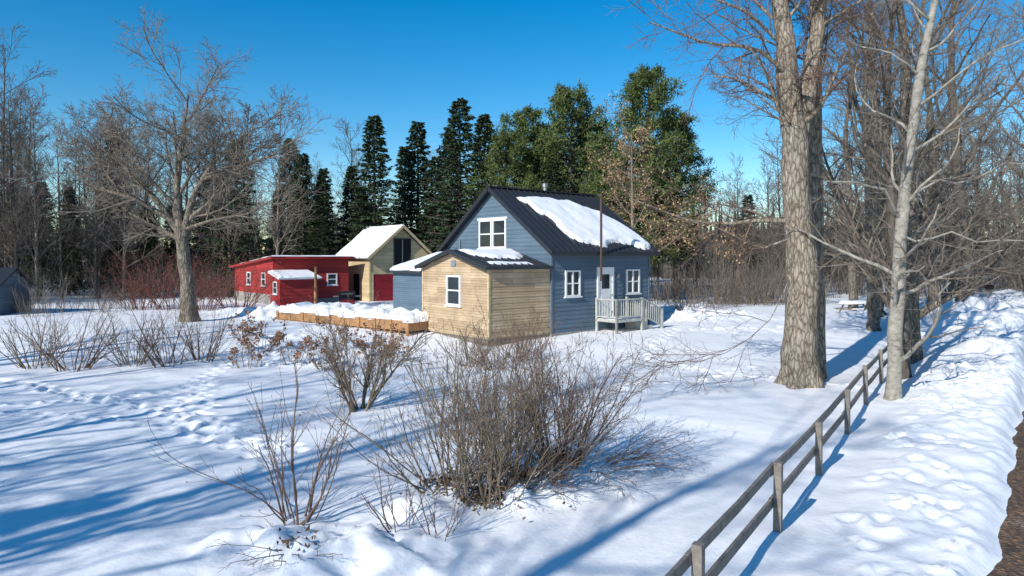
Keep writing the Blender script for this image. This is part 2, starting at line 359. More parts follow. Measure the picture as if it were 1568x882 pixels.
def poly_tree(name,trunks,levels,mats,leaf=None,sides=(12,7,5,4,3,3),extra=None,lump=0):
    parts=[]
    Ps=[];Rs=[]
    for p,r in trunks:
        p=np.array(p,float); r=np.array(r,float); t=np.linspace(0,1,len(p)); tt=np.linspace(0,1,20)
        Q=np.stack([np.interp(tt,t,p[:,k]) for k in range(3)],1)
        for _ in range(2): Q[1:-1]=(Q[:-2]+2*Q[1:-1]+Q[2:])/4
        Q[1:-1]+=rng.normal(0,.15,(18,3))*np.array([1,1,0])*min(r[0],.5)*.4
        Ps.append(Q);Rs.append(np.interp(tt,t,r))
    P=np.stack(Ps);R=np.stack(Rs)
    V,F=tubes(P,R,sides[0])
    if lump:   # irregular, fluted trunk surface
        K=sides[0]; V=V.reshape(len(P),20,K,3); c=P[:,:,None]; f=1+lump*fb(V[...,0]*2.2+V[...,1]*1.7,V[...,2]*.8+V[...,1],3)
        fl=np.exp(-np.maximum(V[...,2:3]-.1,0)/.45)[...,0]; ang=np.arange(K)*2*np.pi/K
        f=f+fl*.16*np.cos(ang*5+1)[None,None]
        V=(c+(V-c)*f[...,None]).reshape(-1,3)
    parts.append((V,F,0))
    cur=(P,R)
    for i,L in enumerate(levels):
        nxt=grow(*cur,**L)
        if i==0 and extra is not None:
            for ep,er in extra:
                ep=np.array(ep,float); t=np.linspace(0,1,len(ep)); m=nxt[0].shape[1]; tt=np.linspace(0,1,m)
                q=np.stack([np.interp(tt,t,ep[:,k]) for k in range(3)],1)[None]
                nxt=(np.concatenate([nxt[0],q]),np.concatenate([nxt[1],np.linspace(er,er*.25,m)[None]]))
        V,F=tubes(nxt[0],nxt[1],sides[min(i+1,len(sides)-1)]); parts.append((V,F,0 if i==0 else 1)); cur=nxt
    if leaf:
        C=cur[0][:,-1]; k=rng.random(len(C))<leaf['p']; 
        if 'cond' in leaf: k&=leaf['cond'](C)
        V,F=quads_at(C[k],leaf['n'],leaf['s'],leaf['w'],leaf['sp']); parts.append((V,F,2))
    V,F,mi=combine(parts)
    return mesh_quads(name,V,F,mats,mi)

# forest variants
def forest_bare(i,H=17,mat=(BARKD,TWIGF),r=.17,spread=.28,nn=2):
    lean=U(-.6,.6,2)
    return poly_tree('bare_tree_mesh_%d'%i,[([(0,0,-.3),(lean[0]*.3,lean[1]*.3,H*.4),(lean[0],lean[1],H)],[r,r*.75,.02])],
      [dict(n=24,t0=.22,t1=.98,ang=(25,58),ratio=spread,fall=.55,rr=.55,M=4,noise=.10,up=.12,rmin=.02),
       dict(n=7,t0=.2,t1=1,ang=(25,55),ratio=.5,fall=.4,rr=.6,M=3,noise=.12,up=.07,rmin=.013),
       dict(n=6,t0=.2,t1=1,ang=(25,55),ratio=.55,fall=.3,rr=.6,M=2,noise=.12,up=.04,rmin=.010),
       dict(n=nn,t0=.3,t1=1,ang=(20,50),ratio=.65,fall=.2,rr=.7,M=2,noise=.1,up=.03,rmin=.009)],mat,sides=(6,4,3,3,3))
FB=[forest_bare(0),forest_bare(1,mat=(BARKM,TWIGF)),forest_bare(2,spread=.34),forest_bare(3,mat=(BARKD,TWIG),spread=.24),forest_bare(4,mat=(BARKD,TWIGF),spread=.3)]
def big_bare(i,H=19,r=.38,mats=(BARK,TWIG),spread=.42,t0=.28):
    l=U(-1,1,4)
    return poly_tree('big_bare_mesh_%d'%i,[([(0,0,-.3),(0,0,.5),(l[0]*.3,l[1]*.3,H*.35),(l[0]*.6,l[1],H*.7),(l[2],l[3],H)],[r*1.35,r,r*.8,r*.4,.05])],
      [dict(n=16,t0=t0,t1=.97,ang=(30,58),ratio=spread,fall=.45,rr=.45,M=7,noise=.13,up=.08,rmin=.03),
       dict(n=8,t0=.2,t1=1,ang=(28,60),ratio=.5,fall=.4,rr=.55,M=5,noise=.14,up=.05,rmin=.014),
       dict(n=7,t0=.15,t1=1,ang=(28,60),ratio=.5,fall=.35,rr=.55,M=4,noise=.14,up=.03,rmin=.008),
       dict(n=4,t0=.2,t1=1,ang=(25,55),ratio=.55,fall=.2,rr=.6,M=3,noise=.1,up=.02,rmin=.005)],mats,sides=(12,6,4,3,3),lump=.15)
BB=[big_bare(0,mats=(BARKM,TWIG)),big_bare(1,mats=(BARKD,TWIG),r=.33),big_bare(2,r=.3,spread=.38,mats=(BARKM,TWIG))]

def spruce(i,H=16,Rr=2.9,nb=190,nl=50,mat=SPR):
    z=H*(.06+.93*(np.arange(nb)+U(0,1,nb))/nb); t=z/H
    L=Rr*(1-t)**.75*U(.55,1.2,nb)+.25
    ph=np.arange(nb)*2.4+U(-.4,.4,nb); sl=np.where(t>.6,.25*(t-.6)/.4,-.25*(.6-t)/.6)+U(-.08,.08,nb)
    base=np.stack([0*z,0*z,z],1); d=np.stack([np.cos(ph),np.sin(ph),sl],1)
    P,R=walk(base,d,L,.03+.015*L,5,.05,.03)
    parts=[]
    V,F=tubes(np.array([[(0,0,-.3),(0,0,H*.5),(0,0,H*.99)]],float),np.array([[.24,.14,.02]]),7); parts.append((V,F,0))
    V,F=tubes(P,R,3); parts.append((V,F,0))
    u=U(.12,1.0,(nb,nl))**.8; f=u*4; ii=np.clip(f.astype(int),0,3); w=(f-ii)[...,None]; a=np.arange(nb)[:,None]
    C=P[a,ii]*(1-w)+P[a,ii+1]*w; out=norm(d*np.array([1,1,0]))[:,None]; side=np.stack([-out[...,1],out[...,0],0*out[...,0]],-1)
    lat=U(-1,1,(nb,nl))*(.5*(1-u)+.12)*L[:,None]*.55
    C=C+side*lat[...,None]; C[...,2]-=np.abs(lat)*.25+U(0,.12,(nb,nl))
    dd=norm(out*U(.4,1,(nb,nl))[...,None]+side*(np.sign(lat)*U(.2,1,(nb,nl)))[...,None]+np.array([0,0,1.])*U(-.75,.15,(nb,nl))[...,None])
    s=U(.22,.5,(nb,nl))[...,None]; e=norm(np.cross(dd,rng.normal(0,1,dd.shape)+np.array([0,0,2.]))); wd=U(.06,.14,(nb,nl))[...,None]
    V=np.stack([C-e*wd*.6,C+dd*s*.6-e*wd*.5,C+dd*s,C+dd*s*.5+e*wd],-2).reshape(-1,3)
    parts.append((V,np.arange(len(V)).reshape(-1,4),1))
    V,F,mi=combine(parts); return mesh_quads('spruce_mesh_%d'%i,V,F,[BARKD,mat],mi,False)
def pine(i,H=17,Rr=4.2,nb=58,t0=.25,dens=16):
    z=H*(t0+(.98-t0)*(np.arange(nb)+U(0,1,nb))/nb); t=(z/H-t0)/(1-t0)
    L=Rr*np.sqrt(np.clip(1-t**1.7,0.03,1))*U(.5,1.15,nb)*(0.65+.5*np.minimum(t*3,1)*.8)
    ph=np.arange(nb)*2.4+U(-.5,.5,nb)
    d=np.stack([np.cos(ph),np.sin(ph),.12+.6*t**2+U(-.1,.1,nb)],1)
    l=U(-.4,.4,2)
    P,R=walk(np.stack([l[0]*z/H,l[1]*z/H,z],1),d,L,.02+.022*L,6,.09,.03)
    parts=[]
    V,F=tubes(np.array([[(0,0,-.3),(l[0]*.5,l[1]*.5,H*.5),(l[0],l[1],H*.98)]],float),np.array([[.32,.2,.03]]),9); parts.append((V,F,0))
    V,F=tubes(P,R,4); parts.append((V,F,0))
    P2,R2=grow(P,R,10,.3,1,(30,65),.38,fall=.3,rr=.5,M=3,noise=.1,up=.06,rmin=.012)
    V,F=tubes(P2,R2,3); parts.append((V,F,0))
    C=np.concatenate([P2[:,-1],P2[:,1],P[:,-1]]); 
    V,F=quads_at(C,dens,.38,.08,.15,.5); parts.append((V,F,1))
    V,F,mi=combine(parts); return mesh_quads('pine_mesh_%d'%i,V,F,[BARKD,PIN],mi,False)
SP=[spruce(0),spruce(1,Rr=2.5),spruce(2,Rr=3.4,nb=170)]
PI=[pine(0,Rr=4.5),pine(1,Rr=4.9,nb=64),pine(2,H=17,Rr=4.7,nb=74,t0=.14)]

def shrub(name,nst,h,lean,mats,nb1=5,nb2=4,r=.011,base=.25,heads=None,nb3=0,up=.06,bend=.075,litter=0):
    ph=U(0,6.28,nst); ln=np.radians(U(lean[0],lean[1],nst)); rb=base*np.sqrt(U(0,1,nst))
    b=np.stack([np.cos(ph)*rb,np.sin(ph)*rb,np.full(nst,-.12)],1)
    ph2=ph+U(-.5,.5,nst); d=np.stack([np.cos(ph2)*np.sin(ln),np.sin(ph2)*np.sin(ln),np.cos(ln)],1)
    P,R=walk(b,d,h*U(.5,1.15,nst),r*U(.6,1.4,nst),8,bend,up*.5,.35,.003)
    parts=[]; V,F=tubes(P,R,5); parts.append((V,F,0)); cur=(P,R)
    P1,R1=grow(P,R,nb1,.25,.98,(18,48),.42,fall=.35,rr=.6,M=5,noise=.09,up=up,rmin=.003); V,F=tubes(P1,R1,4); parts.append((V,F,0)); tips=P1[:,-1]
    if nb2: 
        P2,R2=grow(P1,R1,nb2,.2,1,(20,50),.45,fall=.3,rr=.65,M=4,noise=.08,up=up,rmin=.0028); V,F=tubes(P2,R2,3); parts.append((V,F,1)); tips=P2[:,-1]
        if nb3:
            P3,R3=grow(P2,R2,nb3,.2,1,(20,50),.5,fall=.3,rr=.7,M=3,noise=.08,up=up,rmin=.0024); V,F=tubes(P3,R3,3); parts.append((V,F,1))
    if heads:
        C=np.concatenate([P[:,-1],P1[:,-1]]) if heads.get('big') else tips
        k=rng.random(len(C))<heads['p']; V,F=quads_at(C[k],heads['n'],heads['s'],heads['w'],heads['sp']); parts.append((V,F,2))
    if litter:
        V,F=quads_at(np.array([[0,0,.05]]),litter,.09,.05,(base*.62,base*.55,.05)); parts.append((V,F,3)); mats=list(mats)+[LIT]
    V,F,mi=combine(parts); return mesh_quads(name,V,F,mats,mi)

# --- hero foreground shrubs
sh=lambda nm,me,x,y,rz=0,sc=1: add(nm,me,(x,y,G(x,y)),rz,sc)
mB=[TWIGS,TWIGS,TAN]; mR=[TWIGR,TWIGR,HYD]
sh('bare_shrub',shrub('shrub_a',15,2.35,(4,40),mR,5,2,.016,.25,dict(p=.5,n=1,s=.03,w=.02,sp=.003),bend=.11),-3.25,10.3)
sh('bare_shrub',shrub('shrub_b',46,2.45,(3,44),mB,6,4,.015,.5,nb3=2,litter=500),-.35,11.1)
sh('bare_shrub',shrub('shrub_b2',32,2.2,(18,62),mB,6,3,.013,.4,nb3=2,litter=200),-1.1,11.5)
sh('bare_shrub',shrub('shrub_b3',40,2.2,(8,50),mR,7,5,.014,.35,nb3=3,litter=300),.85,12.4)
sh('bare_shrub',shrub('shrub_b4',28,1.6,(45,85),mR,5,4,.010,.4,up=-.05,nb3=2),1.4,13.0)
sh('bare_shrub',shrub('shrub_b5',46,1.0,(40,85),mR,6,4,.010,.5,up=-.04,nb3=2,litter=400),.1,11.8)
sh('bare_shrub',shrub('shrub_b6',28,2.4,(5,35),mB,6,4,.014,.3,nb3=2),-.1,12.6)
sh('bare_shrub',shrub('shrub_c',17,2.6,(10,44),mB,9,6,.034,.25,dict(p=.10,n=3,s=.06,w=.05,sp=.03),nb3=3),-4.0,17.9)
sh('bare_shrub',shrub('shrub_s1',9,1.2,(5,40),mR,4,2,.010,.2),-1.55,9.9)
sh('bare_shrub',shrub('shrub_s2',7,.9,(5,35),mR,4,2,.010,.15),-1.0,9.7)
sh('bare_shrub',shrub('shrub_s3',9,.8,(60,88),mR,4,3,.008,.3,up=-.05,litter=40),-2.9,9.1)
hy=shrub('hydrangea_a',16,1.3,(8,45),[TWIGS,TWIGS,HYD],3,0,.011,.4,dict(p=.6,n=13,s=.09,w=.08,sp=.06,big=True))
hy2=shrub('hydrangea_b',13,1.1,(10,50),[TWIGS,TWIGS,HYD],3,0,.011,.4,dict(p=.55,n=13,s=.09,w=.08,sp=.06,big=True))
for i,(x,y) in enumerate([(-8.2,25.5),(-10.4,28),(-6.6,24.5),(-5.3,27),(-7.5,28.5),(-12,30.5),(-9.6,24.8),(-4.4,25)]):
    sh('hydrangea_shrub',hy if i%2 else hy2,x,y,i*1.3,U(.85,1.1))
ls1=shrub('shrub_l1',26,2.5,(5,48),mB,5,3,.02,.5,nb3=2); ls2=shrub('shrub_l2',22,2.3,(8,55),mR,5,3,.02,.5,nb3=2)
for i,(x,y) in enumerate([(-15.6,24.4),(-13.9,25.1),(-12.6,25.0),(-17.3,24.8),(-11.9,26.1)]): sh('bare_shrub',ls1 if i%2 else ls2,x,y,i*2.1,U(.85,1.15))
for i,(x,y) in enumerate([(-1.5,25.2),(0.2,26.6),(9.6,38.5),(-.6,24.4)]): sh('bare_shrub',ls2 if i%2 else ls1,x,y,i*1.1,.75)

# --- left spreading tree
x0,y0=-17.3,36.6
me=poly_tree('spreading_tree',[([(0,0,-.4),(0.05,0,.5),(-.2,0,2.5),(-.5,.1,5),(-.75,.1,7),(-.5,.2,9.5),(-.2,.3,12.2)],[.58,.42,.34,.29,.2,.12,.04]),
   ([(-.3,0,4.6),(.2,-.2,6.5),(1.5,-.4,8.6),(3.6,-.5,10.2)],[.2,.16,.10,.04]),([(-.35,0,4.4),(-1.6,.2,6.2),(-3.4,.4,8.1),(-5.2,.4,9.6)],[.2,.16,.10,.04])],
   [dict(n=12,t0=.42,t1=1,ang=(35,70),ratio=.5,fall=.35,rr=.5,M=7,noise=.12,up=.06,rmin=.03),
    dict(n=9,t0=.15,t1=1,ang=(28,60),ratio=.55,fall=.35,rr=.5,M=5,noise=.13,up=.04,rmin=.015),
    dict(n=9,t0=.15,t1=1,ang=(28,58),ratio=.52,fall=.3,rr=.55,M=3,noise=.12,up=.03,rmin=.010),
    dict(n=5,t0=.2,t1=1,ang=(25,55),ratio=.55,fall=.2,rr=.6,M=2,noise=.1,up=.03,rmin=.008)],(BARKM,TWIG),sides=(14,7,4,3,3),lump=.15,
    extra=[([(-.6,0,5.2),(-2.5,-.5,6.5),(-4.6,-.8,7.1),(-6.,-1,8.2)],.15),([(-.4,0,4.9),(1.5,-.6,5.4),(3.5,-1,5.7),(5.2,-1.2,6.6)],.11),([(.9,-.3,7.6),(2.8,-.5,8.2),(4.6,-.6,8.8),(6.2,-.8,9.8)],.1)])
add('bare_maple_tree',me,(x0,y0,G(x0,y0)))

# --- big roadside maple
me=poly_tree('roadside_maple',[([(0,0,-.4),(0,0,.25),(0,0,1.2),(-.01,0,2.9),(-.13,0,6),(-.33,0,8.6),(-.6,0,10.9),(-.8,.2,13.5),(-1.2,.4,18)],[.78,.6,.5,.47,.43,.38,.28,.2,.06]),
   ([(-.2,0,7.2),(.25,.2,9.0),(.75,.4,12),(1.1,.4,17)],[.32,.28,.2,.05]),
   ([(1.0,1.3,-.3),(1.0,1.3,3),(.95,1.3,7),(.95,1.3,12),(1.2,1.4,17)],[.34,.27,.25,.2,.05])],
   [dict(n=14,t0=.55,t1=.98,ang=(35,70),ratio=.28,fall=.3,rr=.22,M=8,noise=.15,up=.03,rmin=.022),
    dict(n=9,t0=.15,t1=1,ang=(28,60),ratio=.5,fall=.4,rr=.5,M=5,noise=.14,up=.0,rmin=.010),
    dict(n=8,t0=.15,t1=1,ang=(28,58),ratio=.52,fall=.3,rr=.55,M=3,noise=.13,up=.0,rmin=.006),
    dict(n=5,t0=.2,t1=1,ang=(25,55),ratio=.55,fall=.2,rr=.6,M=3,noise=.12,up=.02,rmin=.0045)],(BARK,TWIGR,TAN),sides=(28,7,4,3,3),lump=.22,
    extra=[([(-.3,0,5.1),(-1.3,.2,5.15),(-2.4,.3,5.0),(-3.6,.6,5.2),(-5.2,1,5.9)],.085),([(-.3,0,4.6),(-1.4,-.1,4.2),(-2.6,-.1,4.9),(-4.,.2,5.2)],.04),
           ([(-.3,0,3.6),(-1,-.4,2.2),(-2.2,-.6,1.2),(-3.6,-.8,.75),(-4.6,-.9,.8)],.018),([(-.4,-.1,9.6),(-1.6,-.5,10.4),(-3.2,-.8,10.4),(-5.0,-1,11.0)],.08)],
    leaf=dict(p=.6,n=2,s=.08,w=.055,sp=.04,cond=lambda C:(C[:,0]<-.7)&(C[:,2]>3.8)&(C[:,2]<7.5)))
add('bare_maple_tree',me,(9.1,21.4,G(9.1,21.4)))
# --- pale birch by fence
me=poly_tree('birch',[([(0,0,-.3),(0,0,.3),(.12,0,3),(.33,0,5.7),(.63,0,8.4),(1.18,0,11.2),(1.9,0,14.5)],[.27,.2,.175,.155,.125,.09,.03])],
   [dict(n=24,t0=.2,t1=.98,ang=(40,80),ratio=.27,fall=.3,rr=.34,M=8,noise=.2,up=.03,rmin=.018),
    dict(n=8,t0=.2,t1=1,ang=(28,60),ratio=.5,fall=.4,rr=.5,M=5,noise=.14,up=.02,rmin=.009),
    dict(n=6,t0=.15,t1=1,ang=(28,58),ratio=.5,fall=.3,rr=.55,M=4,noise=.13,up=.0,rmin=.005),
    dict(n=3,t0=.2,t1=1,ang=(25,55),ratio=.55,fall=.2,rr=.6,M=3,noise=.12,up=.02,rmin=.0035)],(BARKB,TWIG),sides=(16,7,4,3,3),lump=.25,
    extra=[([(.15,0,4.6),(.7,-.2,4.3),(1.3,-.3,4.7),(2.2,-.4,4.3),(3.1,-.5,4.5),(4.2,-.5,4.1)],.04),([(.2,0,5.4),(1.0,-.3,6.1),(1.7,-.4,5.9),(2.9,-.6,6.6),(4.2,-.8,6.2)],.045)])
add('birch_tree',me,(10.6,19.0,G(10.6,19)))
for i,(x,y,k,s) in enumerate([(12.7,22.2,1,.75),(14.7,25.2,0,.95),(20.2,38,0,1.1),(17.5,33,2,.9),(24.5,37,1,1.05),(28.5,46,0,1.1),(23,46,2,.95),
      (38,50,0,1.1),(36,33,1,1.0),(26,30.5,1,.8)]):
    sh('bare_tree',BB[k],x,y,i*1.7,s)
# trees behind / beside the viewpoint (cast the long shadows over the lawn)
for i,(x,y,k,s) in enumerate([(-17,-4,1,1),(-22,1,0,.9),(-13,-9,2,1),(-27,6,1,.9),(-6,-13,2,.8),(-31,12,0,1)]):
    sh('bare_tree',BB[k],x,y,i*2.3,s)
for i,(x,y) in enumerate([(-15,-1.5),(-19.5,-1),(-24,3.5),(-18,3)]): sh('bare_tree',FB[i],x,y,i,.8)
sh('spruce_tree',SP[0],-18.5,-3.5,0,.7)
sh('beech_tree',poly_tree('beech',[([(0,0,-.3),(.1,0,5),(0,0,11.5)],[.16,.12,.03])],
   [dict(n=20,t0=.22,t1=.98,ang=(35,65),ratio=.36,fall=.5,rr=.5,M=5,noise=.1,up=.05,rmin=.015),
    dict(n=8,t0=.2,t1=1,ang=(28,60),ratio=.5,fall=.4,rr=.55,M=4,noise=.12,up=.03,rmin=.009),
    dict(n=6,t0=.2,t1=1,ang=(25,55),ratio=.5,fall=.3,rr=.6,M=3,noise=.12,up=.02,rmin=.006)],(BARK,TWIGR,TAN),leaf=dict(p=.8,n=3,s=.13,w=.09,sp=.12)),7.6,43.5)

# conifers behind the house
for i,(x,y,h) in enumerate([(-12.5,62,16.6),(-9.1,66,16.8),(-4.6,60,17.6),(-2.7,66,17.5),(-11,70,15),(-7.2,64,13),(-15.5,66,12.5),(-36,62,15.4),(-24.6,61,14.2),(-6.5,72,17),(2,70,15),(3.4,56,11.5),(-19,62,13),(-13.6,61.5,10),(-30,68,13),(-21.5,66,15),(-27.5,64,11.5),(-17,61,9)]):
    sh('spruce_tree',SP[i%3],x,y,i*1.9,h/16*np.array([1.05,1.05,1]))
for i,(x,y,h) in enumerate([(1.0,62,16.6),(5.2,60,18),(10.6,55,18.4),(14.2,59,15.5),(7.6,64,16),(-.8,59,14),(12.5,63,13.5),(8,54,11.5),(3,64,15.5)]):
    sh('pine_tree',PI[i%3],x,y,i*2.2,h/17)

# forest mass
FO=empty('background_forest')
cnt=0
for yy in np.arange(58,92,6.2):
    for xx in np.arange(-80,90,5.4):
        x=xx+U(-2.4,2.4); y=yy+U(-2.6,2.6)
        if -19<x<16 and y<68: continue
        if abs(x)>y*.85+6: continue
        if x<-46: s=U(1.0,1.3)
        elif x<-15: s=U(.68,.98)
        elif x<16: s=U(.6,.8)
        elif x<34: s=U(.6,.9)
        else: s=U(.9,1.2)
        add('tree',FB[rng.integers(0,5)],(x,y,.5),U(0,6.28),s*np.array([1,1,U(.9,1.1)]),FO); cnt+=1
for i in range(30):
    x=U(-56,-30); y=U(44,58)
    if x>-40 and y<52: continue
    add('tree',FB[rng.integers(0,5)],(x,y,.4),U(0,6.28),U(.7,1.05),FO)
for i in range(18):
    x=U(34,58); y=U(34,58); d,l=fence_dl(x,y)
    if 2<d<13: continue
    add('tree',FB[rng.integers(0,5)],(x,y,.4),U(0,6.28),U(.8,1.2),FO)
for i in range(40):
    x=U(-80,90); y=U(84,104); s=U(.5,.75)
    add('conifer',SP[rng.integers(0,3)],(x,y,.4),U(0,6.28),s*np.array([1.3,1.3,1]),FO)
for i in range(20):
    add('conifer',SP[rng.integers(0,3)],(U(-58,-16),U(62,80),.4),U(0,6.28),U(.5,.8),FO)
# low detail far woods (one mesh)
nF=3400; fx=U(-230,240,nF); fy=U(112,190,nF); hh=U(7,12.5,nF)*(.85+.25*np.sin(fx*.03)); rr_=U(.7,1.6,nF)
a=np.arange(5)*2*np.pi/5; V=np.zeros((nF,3,5,3))
for j,(zf,rf) in enumerate([(0,1),(.4,.8),(1,.05)]):
    q=U(.5,1.3,(nF,5))*rr_[:,None]*rf; V[:,j,:,0]=fx[:,None]+np.cos(a)*q; V[:,j,:,1]=fy[:,None]+np.sin(a)*q; V[:,j,:,2]=hh[:,None]*(zf+U(-.08,.08,(nF,5))*(j==1))
b=np.arange(nF)[:,None,None]*15+np.arange(2)[None,:,None]*5; k=np.arange(5)[None,None]; F=np.stack([b+k,b+(k+1)%5,b+5+(k+1)%5,b+5+k],-1).reshape(-1,4)
add('far_treeline',mesh_quads('far_treeline',V.reshape(-1,3),F,[FAR],smooth=False))
UB=[shrub('brush_0',26,2.8,(4,40),[TWIGF,TWIGF],5,4,.02,.9),shrub('brush_1',22,3.6,(4,30),[TWIG,TWIGF],5,4,.022,1.0)]
BR=empty('understory_brush')
for i in range(160):
    x=U(-60,62); y=U(52,70)
    if -24<x<1 and y<64: continue
    add('brush',UB[i%2],(x,y,.4),U(0,6.28),U(.7,1.4),BR)
for i in range(14): add('brush',UB[i%2],(U(10,22),U(46,54),.45),U(0,6.28),U(.6,1.1),BR)
RB=shrub('redberry',34,3.0,(6,50),[REDB,REDB,REDB],6,5,.018,.9,dict(p=.3,n=2,s=.07,w=.06,sp=.03))
for i,(x,y) in enumerate([(-20.5,45),(-22.8,46),(-25.2,46.5),(-18.8,47)]): sh('winterberry_shrub',RB,x,y,i*1.4,U(1.0,1.25))
for i in range(14):
    x=U(-42,-25);y=U(40,48); add('brush',UB[i%2],(x,y,.4),U(0,6.28),U(.4,.8),BR)

# ---------------------------------------------------------------- buildings
RZ=math.radians(40)
def snow_patch(name,O,ua,ub,poly,th,parent,step=.09,wob=.18,lump=.25):
    O=np.array(O,float);ua=norm(np.array(ua,float));ub=norm(np.array(ub,float)); nn=np.cross(ua,ub); nn=nn if nn[2]>0 else -nn
    p=np.array(poly,float); a=np.arange(p[:,0].min()-.3,p[:,0].max()+.3,step); b=np.arange(p[:,1].min()-.3,p[:,1].max()+.3,step)
    A,B=np.meshgrid(a,b); best=np.full(A.shape,1e9); ins=np.zeros(A.shape,bool)
    for i in range(len(p)):
        q0=p[i];q1=p[(i+1)%len(p)]; e=q1-q0; t=np.clip(((A-q0[0])*e[0]+(B-q0[1])*e[1])/(e@e),0,1)
        best=np.minimum(best,np.hypot(A-q0[0]-t*e[0],B-q0[1]-t*e[1]))
        c=((q0[1]>B)!=(q1[1]>B))&(A<(q1[0]-q0[0])*(B-q0[1])/(q1[1]-q0[1]+1e-12)+q0[0]); ins^=c
    sd=np.where(ins,best,-best)+wob*fb(A*1.1+3,B*1.1,3)*1.6
    h=th*np.sqrt(np.clip(sd/.16,0,1))*(1+lump*fb(A*1.5,B*1.5,2))-.012
    V=O+A[...,None]*ua+B[...,None]*ub+h[...,None]*nn
    ix=np.arange(A.size).reshape(A.shape); F=np.stack([ix[:-1,:-1],ix[:-1,1:],ix[1:,1:],ix[1:,:-1]],-1).reshape(-1,4)
    k=(sd.ravel()[F]>-.02).any(1)
    return add(name,mesh_quads(name,V.reshape(-1,3),F[k],[SNOW]),parent=parent)

HS=empty('blue_house',(1.8,31.1,0),RZ)
HL,HW,EZ,PZ=6.95,8.5,4.45,7.45; SLP=(PZ-EZ)/(HW/2)
w=MB()
w.box(.01,HL-.01,.01,HW-.01,-.8,EZ,0)
w.poly([(.01,.01,EZ),(.01,HW/2,PZ-.02),(.01,HW-.01,EZ)],0); w.poly([(HL-.01,.01,EZ),(HL-.01,HW/2,PZ-.02),(HL-.01,HW-.01,EZ)],0)
gext=lambda z:(max(0,(z-EZ)/SLP),HW-max(0,(z-EZ)/SLP))
w.lap((0,0,0),(0,1,0),(-1,0,0),.55,PZ-.1,gext,.2,0)
w.lap((HL,0,0),(0,1,0),(1,0,0),.55,PZ-.1,gext,.2,0)
w.lap((0,0,0),(1,0,0),(0,-1,0),.55,EZ-.1,lambda z:(0,HL),.2,0)
w.lap((0,HW,0),(1,0,0),(0,1,0),.55,EZ-.1,lambda z:(0,HL),.2,0)
w.box(-.03,HL+.03,-.03,.0,-.6,.55,1); w.box(-.03,0,.0,HW,-.6,.55,1)
w.box(-.05,.06,-.05,.06,.55,EZ-.05,0); w.box(HL-.06,HL+.05,-.05,.06,.55,EZ-.05,0)
w.obj('walls',[BLUE,CONC],HS)
r=MB()
OV=.4
for sg in (1,-1):
    ye=-OV if sg>0 else HW+OV; ze=EZ-OV*SLP+.1
    r.slab([(-.35,ye,ze),(HL+.35,ye,ze),(HL+.35,HW/2,PZ+.1),(-.35,HW/2,PZ+.1)],.1,0)
    for k in np.arange(-.33,HL+.36,.38):
        r.beam((k,ye,ze+.02),(k,HW/2,PZ+.12),.045,.05,0)
    for xx in (-.37,HL+.37): r.beam((xx,ye,ze-.06),(xx,HW/2,PZ+.04),.05,.2,0)
r.box(-.38,HL+.38,HW/2-.12,HW/2+.12,PZ+.1,PZ+.16,0)
r.box(-.3,HL+.3,-OV-.03,-OV+.0,EZ-OV*SLP-.05,EZ-OV*SLP+.09,0)
r.obj('metal_roof',[ROOF],HS)
ub=Vector((0,-HW/2-OV,-(HW/2+OV)*SLP)).normalized()
snow_patch('roof_snow',(0,HW/2,PZ+.11),(1,0,0),ub,[(1.1,1.1),(2.2,.8),(3.8,.8),(5.4,1.5),(6.6,2.6),(7.2,4.7),(7.2,5.35),(6.4,5.3),(5.9,4.9),(4.6,4.9),(3.4,5.1),(2.0,4.9),(1.6,4.4),(1.7,3.2),(1.3,2)],.17,HS,.07,.26)
w=MB()
G0=((0,0,0),(0,1,0),(-1,0,0)); S0=((0,0,0),(1,0,0),(0,-1,0))
w.window(*G0,3.22,4.24,4.5,5.92,0,1,1,2); w.window(*G0,4.34,5.36,4.5,5.92,0,1,1,2)
w.ob(*G0,3.1,5.48,5.93,6.03,.0,.09,0)
w.window(*S0,.85,1.8,2.2,3.42,0,1,2,2); w.window(*S0,5.13,6.14,2.2,3.42,0,1,2,2)
w.obj('windows',[WHITE,GLASS],HS)
w=MB()
w.ob(*S0,3.1,4.05,1.15,3.42,0,.05,0); w.ob(*S0,2.98,3.1,1.1,3.55,0,.08,0); w.ob(*S0,4.05,4.17,1.1,3.55,0,.08,0); w.ob(*S0,3.1,4.05,3.42,3.55,0,.078,0)
w.ob(*S0,3.3,3.85,2.5,3.2,.05,.056,1); w.ob(*S0,3.25,3.9,1.35,2.2,.05,.065,0)
w.cyl((3.97,-.05,2.2),(3.97,-.12,2.2),.03,2)
w.obj('door',[WHITE,GLASS,STEEL],HS)
w=MB() # vent pipes
w.cyl((2.75,-.52,2.9),(2.75,-.52,6.9),.06,0); w.cyl((2.75,-.52,6.9),(2.75,-.52,7.05),.1,0)
w.beam((2.75,0,3.6),(2.75,-.52,3.6),.03,.03,0)
w.cyl((4.6,5.4,6),(4.6,5.4,7.95),.12,1); w.cyl((4.6,5.4,7.95),(4.6,5.4,8.15),.17,1)
w.obj('vent_pipes',[RUST,STEEL],HS)
w=MB(); w.ob(*G0,6.9,7.2,3.9,4.3,.03,.15,0); w.cyl((-.08,7.05,4.3),(-.08,7.05,4.95),.03,1); w.ob(*S0,4.4,4.5,3.0,3.2,.03,.14,1)
w.obj('meter_box',[GREYT,STEEL],HS)
